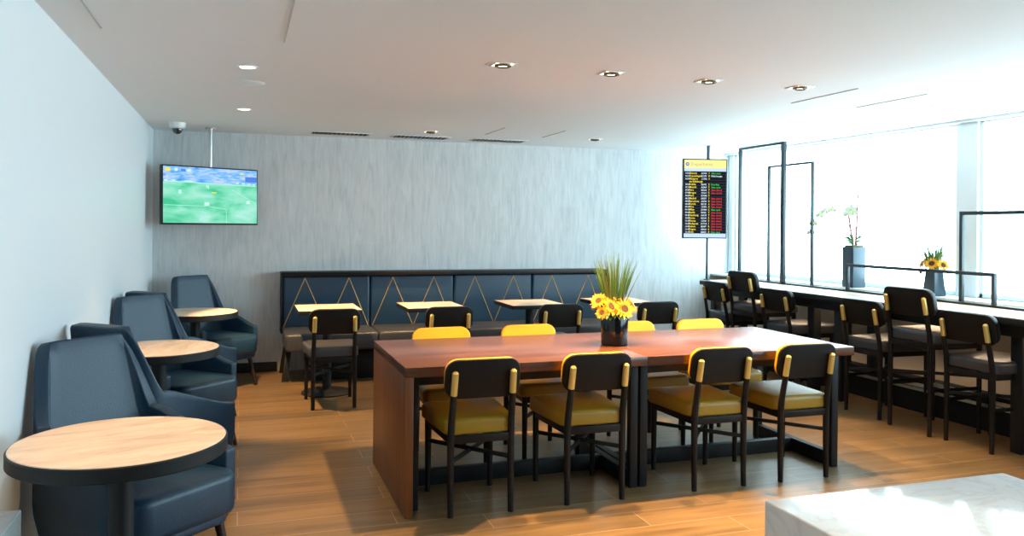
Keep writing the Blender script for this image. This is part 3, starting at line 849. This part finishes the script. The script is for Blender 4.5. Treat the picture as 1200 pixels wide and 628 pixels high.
for x in (1.36, 2.67):          # the same square lights go on behind the camera
    put(sd_, False, (x, 1.3, H-.0005), 0, 'square gimbal downlight behind the camera above the marble block' if x > 2 else 'square gimbal downlight behind the camera to its right', 'square downlights')
    spot((x, 1.3, H-.02), 38, 84, .3, TW)
cs = MB().lathe([(.0001, -.008), (.075, -.008), (.092, -.005), (.098, 0), (.0001, 0)], 40).build('ceiling_speaker', 'white_plastic')
tag(cs, 'flat round white ceiling speaker between two round downlights', 'speaker'); cs.location = (.048, 5.36, H)
# dome camera
cc = thing('security_camera', 'white dome security camera with dark lens on the ceiling near the left wall', 'camera', (-.53, 7.72, H))
MB().lathe([(.0001, -.052), (.050, -.052), (.066, -.040), (.070, -.012), (.070, 0), (.0001, 0)], 36).build('housing', 'white_plastic', cc)
MB().lathe([(.0001, -.104), (.022, -.098), (.038, -.084), (.044, -.066), (.044, -.053), (.0001, -.053)], 28).build('dome', 'smoke_dome', cc)
# linear vents
vn = thing('ceiling_vent', '', 'vent')
fr = MB(); L_, W_ = .29, .125
for a_, b_, c_, d_ in ((-L_, L_, -W_, -W_+.022), (-L_, L_, W_-.022, W_), (-L_, -L_+.022, -W_+.022, W_-.022), (L_-.022, L_, -W_+.022, W_-.022)): fr.box(a_, b_, c_, d_, -.008, 0, .002)
fr.build('frame', 'vent_white', vn)
MB().box(-L_+.02, L_-.02, -W_+.02, W_-.02, -.001, 0, 0).build('duct_opening', 'dark', vn)  # flat black sheet, the shade inside the duct put into its colour
sl = MB()
for k in range(13):
    x = -L_+.045 + k*.0415
    sl.bar((x, -W_+.022, -.006), (x, W_-.022, -.006), .0022, .016, 0, up=(.75, 0, 1))
sl.build('louvre', 'vent_white', vn)
for i, (x, lab) in enumerate(((.92, 'linear ceiling vent nearest the television'), (1.71, 'linear ceiling vent in the middle of the three'), (2.53, 'linear ceiling vent of the three nearest the windows'))):
    put(vn, i == 0, (x, 8.0, H-.0005), 0, lab, 'ceiling vents along the back wall')

# ---------------------------------------------------------------- daylight, camera, view
w = bpy.data.worlds.new('sky'); bpy.context.scene.world = w; w.use_nodes = True
bg = w.node_tree.nodes['Background']; bg.inputs['Color'].default_value = (.66, .91, 1.0, 1); bg.inputs['Strength'].default_value = 10
for y0, y1 in bays:
    l = bpy.data.lights.new('daylight_portal', 'AREA'); l.shape = 'RECTANGLE'; l.size = 1.36; l.size_y = y1-y0; l.cycles.is_portal = True
    o = bpy.data.objects.new('daylight_portal', l); C.objects.link(o); o.location = (XR+.28, (y0+y1)/2, 1.62); o.rotation_euler = (0, R(90), 0)

cam = bpy.data.cameras.new('camera'); co = bpy.data.objects.new('camera', cam); C.objects.link(co)
f_px, yaw, roll = 950.18, .3238, .0088
cam.sensor_fit = 'HORIZONTAL'; cam.sensor_width = 36; cam.lens = f_px / 1200 * 36
cam.shift_y = -48.94 / 1200
fw = Vector((math.sin(yaw), math.cos(yaw), 0)); r_ = Vector((math.cos(yaw), -math.sin(yaw), 0)); u_ = Vector((0, 0, 1))
r2 = r_*math.cos(roll) + u_*math.sin(roll); u2 = -r_*math.sin(roll) + u_*math.cos(roll)
mw = Matrix((r2, u2, -fw)).transposed().to_4x4(); mw.translation = (0, 0, 1.4607)
co.matrix_world = mw
cam.clip_start = .02
sc = bpy.context.scene; sc.camera = co
sc.view_settings.view_transform = 'Standard'; sc.view_settings.look = 'None'; sc.view_settings.gamma = 1; sc.view_settings.use_curve_mapping = False
sc.view_settings.exposure = .25
sc.cycles.max_bounces = 10; sc.cycles.diffuse_bounces = 6; sc.cycles.sample_clamp_indirect = 8
